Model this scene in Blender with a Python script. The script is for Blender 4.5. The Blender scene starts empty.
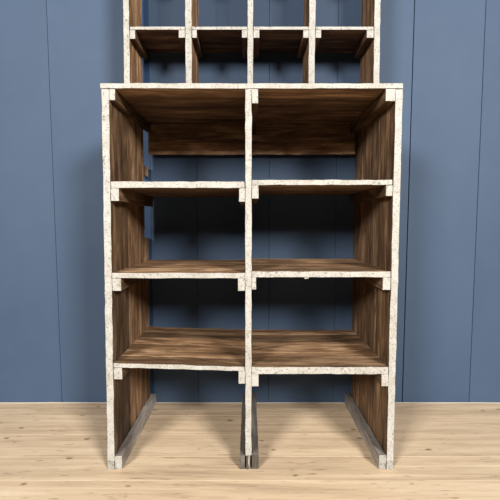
import bpy, bmesh, math, random
from mathutils import Vector, Matrix, noise

S = bpy.context.scene
C = S.collection
random.seed(7)

# ------------------------------------------------------------------ camera, world, lights, exposure
cam_d = bpy.data.cameras.new('camera')
cam_d.sensor_width = 36; cam_d.lens = 36 * 420 / 500
cam_d.clip_start = 0.05
cam = bpy.data.objects.new('camera', cam_d); C.objects.link(cam)
cam.location = (0, -1.4209, 0.8643)
cam.rotation_euler = (math.radians(90) - math.atan(0.065), 0, 0)
S.camera = cam

world = bpy.data.worlds.new('world'); S.world = world
world.use_nodes = True
bg = world.node_tree.nodes['Background']
bg.inputs[0].default_value = (0.6, 0.8, 1.0, 1); bg.inputs[1].default_value = 0.012

def area_lamp(name, loc, aim, size, watts, col):
    d = bpy.data.lights.new(name, 'AREA'); d.shape = 'SQUARE'; d.size = size
    d.energy = watts; d.color = col
    o = bpy.data.objects.new(name, d); C.objects.link(o)
    o.location = loc
    o.rotation_euler = (Vector(aim) - Vector(loc)).to_track_quat('-Z', 'Y').to_euler()
area_lamp('lamp_left', (-2.4, -4.5, 2.90), (0, 0.2, 0.7), 1.1, 425, (1.0, 0.97, 0.93))
area_lamp('lamp_right', (2.4, -4.5, 2.90), (0, 0.2, 0.7), 1.1, 535, (1.0, 0.97, 0.93))

S.view_settings.view_transform = 'Standard'
S.view_settings.look = 'None'
S.view_settings.gamma = 1
S.view_settings.exposure = 0.0
S.view_settings.use_curve_mapping = False

# ------------------------------------------------------------------ node helpers
class NT:
    def __init__(self, name):
        self.m = bpy.data.materials.new(name); self.m.use_nodes = True
        self.t = self.m.node_tree; self.n = self.t.nodes; self.b = self.n['Principled BSDF']
    def new(self, typ, **kw):
        n = self.n.new(typ)
        for k, v in kw.items(): setattr(n, k, v)
        return n
    def set(self, sock, v):
        if isinstance(v, bpy.types.NodeSocket): self.t.links.new(v, sock)
        else: sock.default_value = v
    def coords(self, offset_attr=None):
        c = self.new('ShaderNodeTexCoord').outputs['Object']
        if offset_attr:
            a = self.new('ShaderNodeAttribute', attribute_name=offset_attr)
            v = self.new('ShaderNodeVectorMath', operation='SCALE')
            self.set(v.inputs[0], (13.1, 17.7, 9.3)); self.set(v.inputs['Scale'], a.outputs['Fac'])
            s = self.new('ShaderNodeVectorMath', operation='ADD')
            self.set(s.inputs[0], c); self.set(s.inputs[1], v.outputs[0]); c = s.outputs[0]
        return c
    def noise(self, c, scale=(1, 1, 1), detail=4, rough=0.55, dist=0.0):
        m = self.new('ShaderNodeVectorMath', operation='MULTIPLY')
        self.set(m.inputs[0], c); self.set(m.inputs[1], scale)
        n = self.new('ShaderNodeTexNoise'); self.set(n.inputs['Vector'], m.outputs[0])
        n.inputs['Scale'].default_value = 1; n.inputs['Detail'].default_value = detail
        n.inputs['Roughness'].default_value = rough; n.inputs['Distortion'].default_value = dist
        return n.outputs['Fac']
    def math(self, op, a, b=0.0, clamp=False):
        n = self.new('ShaderNodeMath', operation=op, use_clamp=clamp)
        self.set(n.inputs[0], a); self.set(n.inputs[1], b); return n.outputs[0]
    def rng(self, v, a, b, c=0.0, d=1.0):
        n = self.new('ShaderNodeMapRange'); n.clamp = True
        for i, x in enumerate((v, a, b, c, d)): self.set(n.inputs[i], x)
        return n.outputs[0]
    def ramp(self, v, stops):
        n = self.new('ShaderNodeValToRGB'); e = n.color_ramp.elements
        while len(e) < len(stops): e.new(0.5)
        for i, (p, c) in enumerate(stops): e[i].position = p; e[i].color = (*c, 1)
        self.set(n.inputs[0], v); return n.outputs[0]
    def mix(self, f, a, b, mode='MIX'):
        n = self.new('ShaderNodeMix', data_type='RGBA', blend_type=mode)
        self.set(n.inputs['Factor'], f)
        self.set(n.inputs['A'], a if not isinstance(a, tuple) else (*a, 1))
        self.set(n.inputs['B'], b if not isinstance(b, tuple) else (*b, 1))
        return n.outputs['Result']
    def finish(self, col, rough, bump=None, strength=0.3, dist=0.002, spec=0.3):
        self.set(self.b.inputs['Base Color'], col); self.set(self.b.inputs['Roughness'], rough)
        self.b.inputs['Specular IOR Level'].default_value = spec
        if bump is not None:
            n = self.new('ShaderNodeBump'); n.inputs['Strength'].default_value = strength
            n.inputs['Distance'].default_value = dist
            self.set(n.inputs['Height'], bump); self.set(self.b.inputs['Normal'], n.outputs[0])
        return self.m

def sc(axis, along, across):
    v = [across] * 3; v['XYZ'.index(axis)] = along; return tuple(v)

def wood(name, axis, dark, mid, light, rings=0.42, gain=1.0):
    t = NT(name); c = t.coords('plank')
    broad = t.noise(c, sc(axis, 1.6, 16), 5, 0.6, 0.7)
    fig = t.noise(c, sc(axis, 1.1, 7), 2, 0.5, 0.4)
    ring = t.math('PINGPONG', t.math('ADD', t.math('MULTIPLY', fig, 20), t.math('MULTIPLY', t.noise(c, sc(axis, 5, 40), 3, 0.6), 0.5)), 1.0)
    fine = t.noise(c, sc(axis, 7, 150), 5, 0.8)
    v = t.math('ADD', t.math('MULTIPLY', broad, 0.50), t.math('MULTIPLY', ring, 0.16 * rings))
    v = t.math('ADD', v, t.math('MULTIPLY', fine, 0.46))
    col = t.ramp(v, [(0.36, dark), (0.52, mid), (0.68, light)])
    col = t.mix(t.rng(ring, 0.0, 0.45, 0.75 * rings, 0), col, tuple(x * 0.5 for x in mid))
    # old stains and wear patches
    stain = t.noise(c, sc(axis, 3.5, 9), 5, 0.65)
    col = t.mix(t.rng(stain, 0.52, 0.72, 0, 0.65), col, tuple(x * 0.6 for x in dark))
    wear = t.noise(c, sc(axis, 4.0, 14), 4, 0.6, 0.3)
    col = t.mix(t.rng(wear, 0.58, 0.78, 0, 0.5), col, light)
    tone = t.new('ShaderNodeAttribute', attribute_name='tone').outputs['Fac']
    cmb = t.new('ShaderNodeCombineColor')
    for i in range(3): t.set(cmb.inputs[i], tone)
    col = t.mix(1.0, col, cmb.outputs[0], 'MULTIPLY')
    return t.finish(col, 0.72, v, 0.35, 0.0015, 0.25)

DK, MD, LT = (0.018, 0.0085, 0.004), (0.096, 0.053, 0.026), (0.28, 0.185, 0.108)
WOOD = {a: wood('aged_brown_wood_' + a.lower(), a, DK, MD, LT) for a in 'XYZ'}
GREYWOOD = wood('grey_weathered_wood', 'Y', (0.08, 0.068, 0.058), (0.22, 0.195, 0.17), (0.42, 0.39, 0.35), 0.3)
DARKEND = wood('dark_worn_end_wood', 'Z', (0.03, 0.024, 0.018), (0.12, 0.10, 0.08), (0.42, 0.38, 0.33), 0.3)

def paint(name, base, speck, lo, dirt=0.25):
    t = NT(name); c = t.coords('plank')
    a = t.noise(c, (150, 150, 150), 3, 0.6)
    b = t.noise(c, (420, 420, 420), 2, 0.5)
    g = t.noise(c, (22, 22, 22), 4, 0.6)
    col = t.mix(t.rng(g, 0.42, 0.72, 0, dirt), base, (base[0] * 0.62, base[1] * 0.57, base[2] * 0.48))
    g2 = t.noise(c, (60, 60, 35), 4, 0.7)
    col = t.mix(t.rng(g2, 0.56, 0.70, 0, 0.55), col, (base[0] * 0.5, base[1] * 0.48, base[2] * 0.45))
    col = t.mix(t.rng(a, lo, lo + 0.10, 0, 0.75), col, speck)
    col = t.mix(t.rng(b, lo + 0.02, lo + 0.12, 0, 0.6), col, tuple(x * 0.7 for x in speck))
    return t.finish(col, 0.6, a, 0.25, 0.001, 0.3)
WHITE = paint('chipped_white_paint', (0.355, 0.343, 0.313), (0.09, 0.07, 0.05), 0.56, 0.55)
DIRTY = paint('grubby_white_paint', (0.30, 0.29, 0.26), (0.09, 0.075, 0.06), 0.54, 0.6)

# ------------------------------------------------------------------ mesh helpers
def lerp(a, b, t): return a + (b - a) * t

class Boards:
    """collects planks into one mesh; each plank is a subdivided box between a front and a back outline"""
    def __init__(self, mats, wob=0.0007):
        self.bm = bmesh.new(); self.mats = mats; self.wob = wob
        self.pl = self.bm.faces.layers.float.new('plank'); self.tn = self.bm.faces.layers.float.new('tone')
    def plank(self, x0, x1, y0, y1, z0, z1, tone=1.0, mat=0, front=None, dx=0.0, dz=0.0, rot=0.0, seed=None, step=0.03):
        """dx: shift in x per metre of z; dz: shift in z per metre of x; front: material of the -y face"""
        seed = random.random() * 5 if seed is None else seed
        n = [max(1, min(40, int(round(d / step)))) for d in (x1 - x0, y1 - y0, z1 - z0)]
        vs = {}
        b = 0.0013
        def pos(i, j, k):
            f = lambda a, lo, hi, m: lerp(lo, hi, a / m)
            return f(i, x0, x1, n[0]), f(j, y0, y1, n[1]), f(k, z0, z1, n[2])
        def V(i, j, k):
            key = (i, j, k)
            if key not in vs:
                x, y, z = pos(i, j, k)
                p = Vector((x, y, z)) * 26 + Vector((seed * 11, seed * 7, seed * 3))
                w = self.wob
                ox = noise.noise(p) * w * 2; oz = noise.noise(p + Vector((9, 4, 7))) * w * 2
                oy = noise.noise(p + Vector((2, 14, 5))) * w * 2
                # only long boards may wander; thin direction keeps within half
                vs[key] = self.bm.verts.new((x + dx * (z) + ox, y + oy, z + dz * x + oz))
            return vs[key]
        def F(q, fr=False):
            f = self.bm.faces.new(q); f[self.pl] = seed; f[self.tn] = tone
            f.material_index = front if (fr and front is not None) else mat
        nx, ny, nz = n
        for i in range(nx):
            for k in range(nz):
                F((V(i, 0, k), V(i + 1, 0, k), V(i + 1, 0, k + 1), V(i, 0, k + 1)), True)
                F((V(i + 1, ny, k), V(i, ny, k), V(i, ny, k + 1), V(i + 1, ny, k + 1)))
        for j in range(ny):
            for k in range(nz):
                F((V(0, j + 1, k), V(0, j, k), V(0, j, k + 1), V(0, j + 1, k + 1)))
                F((V(nx, j, k), V(nx, j + 1, k), V(nx, j + 1, k + 1), V(nx, j, k + 1)))
        for i in range(nx):
            for j in range(ny):
                F((V(i, j, nz), V(i + 1, j, nz), V(i + 1, j + 1, nz), V(i, j + 1, nz)))
                F((V(i, j + 1, 0), V(i + 1, j + 1, 0), V(i + 1, j, 0), V(i, j, 0)))
        return self
    def build(self, name, parent, bevel=0.0012):
        me = bpy.data.meshes.new(name); self.bm.normal_update(); self.bm.to_mesh(me); self.bm.free()
        for m in self.mats: me.materials.append(m)
        o = bpy.data.objects.new(name, me); C.objects.link(o); o.parent = parent
        if bevel:
            md = o.modifiers.new('bevel', 'BEVEL'); md.width = bevel; md.segments = 2
            md.limit_method = 'ANGLE'; md.angle_limit = math.radians(50)
        return o

def thing(name, loc, label, cat):
    o = bpy.data.objects.new(name, None); C.objects.link(o); o.location = loc
    o.empty_display_size = 0.1
    o['label'] = label; o['category'] = cat
    return o

# ------------------------------------------------------------------ setting
# floor: wide scrubbed pine boards running left to right
t = NT('scrubbed_pine_floor'); c = t.coords('plank')
broad = t.noise(c, (1.3, 22, 4), 5, 0.6, 0.8)
fine = t.noise(c, (9, 150, 30), 4, 0.7)
v = t.math('ADD', t.math('MULTIPLY', broad, 0.7), t.math('MULTIPLY', fine, 0.3))
col = t.ramp(v, [(0.30, (0.33, 0.235, 0.15)), (0.5, (0.53, 0.40, 0.265)), (0.66, (0.65, 0.51, 0.355))])
patch = t.noise(c, (2.2, 7, 2), 4, 0.6)
col = t.mix(t.rng(patch, 0.5, 0.75, 0, 0.5), col, (0.42, 0.32, 0.21))
# knots
vm = t.new('ShaderNodeVectorMath', operation='MULTIPLY'); t.set(vm.inputs[0], c); t.set(vm.inputs[1], (7.0, 12.0, 0.0))
vo = t.new('ShaderNodeTexVoronoi'); t.set(vo.inputs['Vector'], vm.outputs[0]); vo.inputs['Scale'].default_value = 1.0
kn = t.math('ADD', vo.outputs['Distance'], t.math('MULTIPLY', t.noise(c, (30, 70, 1), 3, 0.6), 0.10))
col = t.mix(t.rng(kn, 0.10, 0.16, 0.75, 0.0), col, (0.13, 0.08, 0.04))
# short dark streaks
st = t.noise(c, (13, 95, 5), 3, 0.6)
col = t.mix(t.rng(st, 0.61, 0.72, 0, 0.7), col, (0.20, 0.13, 0.07))
tone = t.new('ShaderNodeAttribute', attribute_name='tone').outputs['Fac']
cmb = t.new('ShaderNodeCombineColor')
for i in range(3): t.set(cmb.inputs[i], tone)
col = t.mix(1.0, col, cmb.outputs[0], 'MULTIPLY')
FLOOR = t.finish(col, 0.62, v, 0.25, 0.001, 0.3)

fl = Boards([FLOOR], 0.0)
seams = [0.56, 0.413, 0.245, 0.082, -0.064, -0.215, -0.37]
while seams[-1] > -2.4: seams.append(seams[-1] - 0.155)
tones = [0.96, 1.04, 1.03, 1.04, 1.06, 1.06, 1.06]
for i in range(len(seams) - 1):
    fl.plank(-2.4, 2.4, seams[i + 1] + 0.0004, seams[i] - 0.0004, -0.03, 0.0, tones[i % 7], step=0.6, seed=i * 0.37 + 0.21)
flo = fl.build('floor', None, 0.0004); flo['kind'] = 'structure'

# wall of wide painted boards
def wall_paint(name='blue_wall_paint', a=(0.038, 0.062, 0.106), d=(0.046, 0.073, 0.120), e=(0.056, 0.083, 0.131)):
    t = NT(name); c = t.coords('plank')
    big = t.noise(c, (2.2, 1, 1.4), 4, 0.55)
    col = t.mix(t.rng(big, 0.3, 0.7), a, d)
    sm = t.noise(c, (9, 3, 12), 5, 0.6)
    col = t.mix(t.rng(sm, 0.5, 0.75, 0, 0.22), col, e)
    # scuffs just above the floorboards
    z = t.new('ShaderNodeSeparateXYZ'); t.set(z.inputs[0], t.new('ShaderNodeTexCoord').outputs['Object'])
    low = t.rng(z.outputs['Z'], 0.0, 0.035, 1, 0)
    sp = t.rng(t.noise(c, (60, 4, 18), 3, 0.6), 0.58, 0.68)
    col = t.mix(t.math('MULTIPLY', t.math('MULTIPLY', low, sp), 0.7), col, (0.03, 0.045, 0.075))
    h = t.noise(c, (16, 8, 5), 5, 0.6)
    return t.finish(col, 0.62, h, 0.15, 0.003, 0.2)
WALL = wall_paint()
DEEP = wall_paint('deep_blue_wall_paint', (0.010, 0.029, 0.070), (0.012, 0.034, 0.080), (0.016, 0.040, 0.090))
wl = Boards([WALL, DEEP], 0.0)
gx = [-2.4, -1.90, -1.57, -1.24, -0.912, -0.503, -0.461, -0.247, 0.089, 0.401, 0.738, 1.060, 1.39, 1.72, 2.05, 2.4]
gap = {4: 0.0020, 10: 0.0045, 11: 0.0012}
lean = {4: 0.0096, 10: -0.0071, 11: -0.0077}
rec = [0, 0.001, 0.0, 0.001, 0.0, 0.003, 0.0005, 0.0, 0.001, 0.0005, 0.0025, 0.0, 0.001, 0.0, 0.001]
for i in range(len(gx) - 1):
    a = gx[i] + gap.get(i, 0.0010) / 2; b = gx[i + 1] - gap.get(i + 1, 0.0010) / 2
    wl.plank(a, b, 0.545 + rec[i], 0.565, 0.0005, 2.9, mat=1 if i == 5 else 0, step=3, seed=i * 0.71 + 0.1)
wl.plank(-2.4, 2.4, 0.566, 0.60, 0.0005, 2.9, step=3, seed=1.0)
wl.bm.verts.ensure_lookup_table()
for vtx in wl.bm.verts:       # boards were scribed slightly out of plumb
    for gi, s in lean.items():
        if abs(vtx.co.x - gx[gi]) < 0.01 and vtx.co.y < 0.566:
            vtx.co.x += -s * (vtx.co.z - 0.93)
            break
w = wl.build('wall_back', None, 0.0011); w['kind'] = 'structure'

tc = NT('cream_filler'); TRIM = tc.finish((0.40, 0.36, 0.31, 1), 0.7)
tb = Boards([TRIM], 0.0006); tb.plank(-2.4, 2.4, 0.5405, 0.5448, 0.0003, 0.0042, step=0.06)
tr = tb.build('trim_1', None, 0.0008); tr['kind'] = 'structure'

# ------------------------------------------------------------------ lower shelving unit
low = thing('shelving_unit', (0, 0.27, 0),
            'large brown wooden shelving unit with chipped white front edges, standing on the pine floor', 'shelf')
OY = -0.27      # children are in the unit's own space; front face at world y = 0
def B(mats=None, wob=0.0011): return Boards(mats or [WOOD['Z'], WHITE, DIRTY, DARKEND], wob)

def yy(a): return a + OY

# side panels: vertical planks, some ending short of the wall
b = B()
LDX = 0.0062
x0, x1 = -0.4995, -0.4750
b.plank(x0, x1, yy(0), yy(0.205), 0.684, 1.3055, 1.15, front=1, dx=LDX, seed=0.6)
b.plank(x0, x1, yy(0), yy(0.205), 0.03, 0.6838, 0.62, front=1, dx=LDX, seed=4.9)
b.plank(x0, x1, yy(0), yy(0.205), 0.0, 0.0295, 0.6, mat=3, front=2, dx=LDX, seed=0.8)
b.plank(x0, x1, yy(0.2065), yy(0.452), 0.004, 1.3055, 1.9, dx=LDX, seed=2.9)
b.plank(x0 + 0.001, x1, yy(0.4535), yy(0.532), 0.004, 0.795, 1.9, dx=LDX, seed=3.3)
b.plank(x0 + 0.001, x1, yy(0.4535), yy(0.53), 1.075, 1.118, 2.4, dx=LDX, seed=4.3)
b.build('side_panel', low)
b = B()
RDX = 0.0028
x0, x1 = 0.4785, 0.5025
for i, (ya, yb, zt, tn) in enumerate([(0, 0.062, 1.3055, 0.95), (0.0635, 0.165, 1.3055, 1.35), (0.1695, 0.27, 1.3055, 1.05),
                                  (0.2715, 0.39, 1.3055, 1.4), (0.3945, 0.53, 1.3055, 1.2)]):
    b.plank(x0, x1, yy(ya), yy(yb), 0.03 if i == 0 else 0.004, zt, tn, front=1 if i == 0 else None, dx=RDX, seed=5.1 + i * 0.77)
for ya in (0.1651, 0.3901):      # pale slivers where the planks meet
    b.plank(x0 + 0.004, x1 - 0.001, yy(ya), yy(ya + 0.0042), 0.004, 1.3050, 5, dx=RDX, seed=ya)
b.plank(x0, x1, yy(0), yy(0.062), 0.0, 0.0295, 0.9, mat=3, front=2, dx=RDX, seed=1.8)
b.build('side_panel', low)

# centre divider
b = B()
DX0, DX1 = -0.0165, 0.0050
for i, (ya, yb, tn) in enumerate([(0, 0.17, 0.8), (0.1715, 0.36, 1.1), (0.3615, 0.53, 0.95)]):
    b.plank(DX0, DX1, yy(ya), yy(yb), 0.05 if i == 0 else 0.004, 1.3055, tn, front=1 if i == 0 else None, dx=0.0006, seed=7.3 + i)
b.plank(-0.0125, -0.0070, yy(0.0), yy(0.17), 0.0, 0.0495, 0.8, mat=3, front=3, seed=2.2)
b.plank(-0.0055, 0.0010, yy(0.0005), yy(0.17), 0.0, 0.0495, 1.5, mat=3, front=3, seed=2.6)
b.build('divider', low)

def board_x(name, x0, x1, z0, z1, cuts, tones, dz=0.0, parent=None, seed=0.0, off=OY, gap=0.0008, wob=0.0010, front=1):
    """horizontal board made of planks running left to right"""
    b = Boards([WOOD['X'], WHITE, DIRTY], wob)
    for i in range(len(cuts) - 1):
        b.plank(x0, x1, cuts[i] + off + (gap if i else 0), cuts[i + 1] + off, z0, z1, tones[i], front=front if i == 0 else None,
                dz=dz, seed=seed + i * 0.83)
    return b.build(name, parent)

board_x('top_board', -0.4960, 0.5060, 1.3075, 1.3245, [0, 0.13, 0.29, 0.42, 0.532], [1.8, 1.3, 1.8, 1.2], parent=low, seed=1.1)
shelf_def = [   # x0, x1, z0, z1, dz, cuts, tones
    (-0.4670, -0.0178, 0.9810, 1.0025, 0.0, [0, 0.16, 0.33, 0.52], [1.0, 0.9, 1.0]),
    (0.0068, 0.4776, 0.9905, 1.0075, 0.001, [0, 0.18, 0.36, 0.52], [1.5, 1.2, 1.0]),
    (-0.4695, -0.0180, 0.6755, 0.6935, 0.0, [0, 0.15, 0.30, 0.52], [2.2, 2.4, 2.0]),
    (0.0066, 0.4786, 0.6790, 0.6985, 0.0, [0, 0.17, 0.35, 0.52], [1.5, 2.0, 2.8]),
    (-0.4715, -0.0180, 0.3515, 0.3668, -0.030, [0, 0.085, 0.24, 0.33, 0.42, 0.51], [1.3, 2.3, 2.9, 1.1, 1.9]),
    (0.0064, 0.4790, 0.3420, 0.3670, 0.0, [0, 0.13, 0.30, 0.42, 0.51], [1.4, 2.1, 1.1, 1.9]),
]
for i, (a, c_, z0, z1, dz, cuts, tn) in enumerate(shelf_def):
    board_x('shelf', a, c_, z0, z1, cuts, tn, dz=dz, parent=low, seed=3.7 + i * 1.9)

def cleat(x0, x1, z0, z1, y1=0.50, y0=0.001, parent=low, off=OY, mat=None, name='shelf_cleat', tone=0.9, fr=1, dz=0.0, wob=0.0005):
    b = Boards([mat or WOOD['Y'], WHITE, DIRTY], wob)
    b.plank(x0, x1, y0 + off, y1 + off, z0, z1, tone, front=fr, dz=dz)
    return b.build(name, parent, 0.001)
# top corner cleats
cleat(-0.4665, -0.4473, 1.2700, 1.3068); cleat(0.4500, 0.4812, 1.2667, 1.3068); cleat(0.0065, 0.0270, 1.2600, 1.3068)
# below the second row
cleat(-0.4680, -0.4408, 0.9372, 0.9802); cleat(-0.0372, -0.0173, 0.9348, 0.9802)
cleat(0.0062, 0.0288, 0.9455, 0.9896); cleat(0.4570, 0.4798, 0.9539, 0.9898)
# third row
cleat(-0.4698, -0.4401, 0.6318, 0.6748); cleat(-0.0409, -0.0175, 0.6318, 0.6748)
cleat(0.0060, 0.0205, 0.6369, 0.6782); cleat(0.4528, 0.4796, 0.6352, 0.6782)
cleat(0.1859, 0.2009, 0.6733, 0.6784, y1=0.04, name='packing_block')
# bottom row
cleat(-0.4718, -0.4420, 0.3233, 0.3642); cleat(-0.0394, -0.0172, 0.3071, 0.3515)
cleat(0.0058, 0.0298, 0.2985, 0.3412); cleat(0.4556, 0.4790, 0.2985, 0.3412)
# back rail: two planks under the top board
b = Boards([WOOD['X']], 0.0016)
b.plank(-0.4600, 0.4760, yy(0.503), yy(0.521), 1.2275, 1.3060, 2.0, seed=3.1, step=0.02)
b.plank(-0.4600, 0.4760, yy(0.503), yy(0.521), 1.1725, 1.2265, 3.6, seed=8.4, step=0.02)
b.build('back_board', low)
# floor runners
def runner(x0, x1, z1, y0, front=2, tone=1.0):
    b = Boards([GREYWOOD, WHITE, DIRTY, DARKEND], 0.0008)
    b.plank(x0, x1, yy(y0), yy(0.538), 0.0008, z1, tone, front=front, step=0.02)
    o = b.build('floor_runner', low, 0.0022); o['label'] = 'grey weathered floor runner'
runner(-0.4738, -0.4480, 0.0490, 0.0, 1, 1.2)
runner(0.4520, 0.4772, 0.0510, 0.0, 2, 1.0)
runner(-0.0360, -0.0178, 0.0500, 0.0, 3, 0.65)
runner(0.0064, 0.0300, 0.0560, 0.0, 3, 0.65)

# ------------------------------------------------------------------ upper pigeonhole unit standing on it
UF = 0.305                     # front face, set back against the wall on the deeper lower unit
up = thing('pigeonhole_unit', (0, 0.42, 1.3275),
           'shallower wooden pigeonhole unit with chipped white front edges, resting on top of the shelving unit', 'shelf')
UO = UF - 0.42; UZ = -1.3275
HT = 2.27 + UZ
cols = [(-0.5062, -0.4828, 0.200, 2.8, 0.0070), (-0.2587, -0.2336, 0.235, 2.1, 0.0030), (-0.0104, 0.0122, 0.225, 1.5, 0.002),
        (0.2333, 0.2582, 0.200, 1.2, 0.0070), (0.4960, 0.5196, 0.210, 1.4, -0.0040)]
for i, (a, c_, d, tn, dx) in enumerate(cols):
    b = B()
    b.plank(a, c_, UO, d * 0.55 + UO, 0.0, HT, tn, front=1, dx=dx, seed=11.3 + i)
    b.plank(a, c_, d * 0.55 + 0.001 + UO, d + UO, 0.0, HT, tn * 1.1, dx=dx, seed=13.9 + i * 0.7)
    b.build('side_panel' if i in (0, 4) else 'divider', up)
for r, z in enumerate([1.6315, 1.950]):
    for i in range(4):
        k = z + UZ
        a = cols[i][1] + cols[i][4] * k + 0.0016; e = cols[i + 1][0] + cols[i + 1][4] * k - 0.0016
        board_x('shelf', a, e, k, k + 0.0120, [0, 0.12, 0.229], [1.1, 0.9], parent=up, seed=15 + r * 4 + i * 1.3, off=UO, wob=0.0004)
        wl_, wr_ = [(0.0210, 0.0250), (0.0185, 0.0210), (0.0230, 0.0215), (0.0220, 0.0275)][i]
        for (p, q) in ((a, a + wl_), (e - wr_, e)):
            cleat(p, q, k - (0.035 if (i, p == a) == (0, True) else 0.031), k - 0.0008, y1=0.212, parent=up, off=UO, wob=0.0003, tone=1.2)
board_x('top_board', -0.512, 0.526, HT + 0.002, HT + 0.020, [0, 0.12, 0.225], [1, 1], parent=up, seed=31, off=UO)
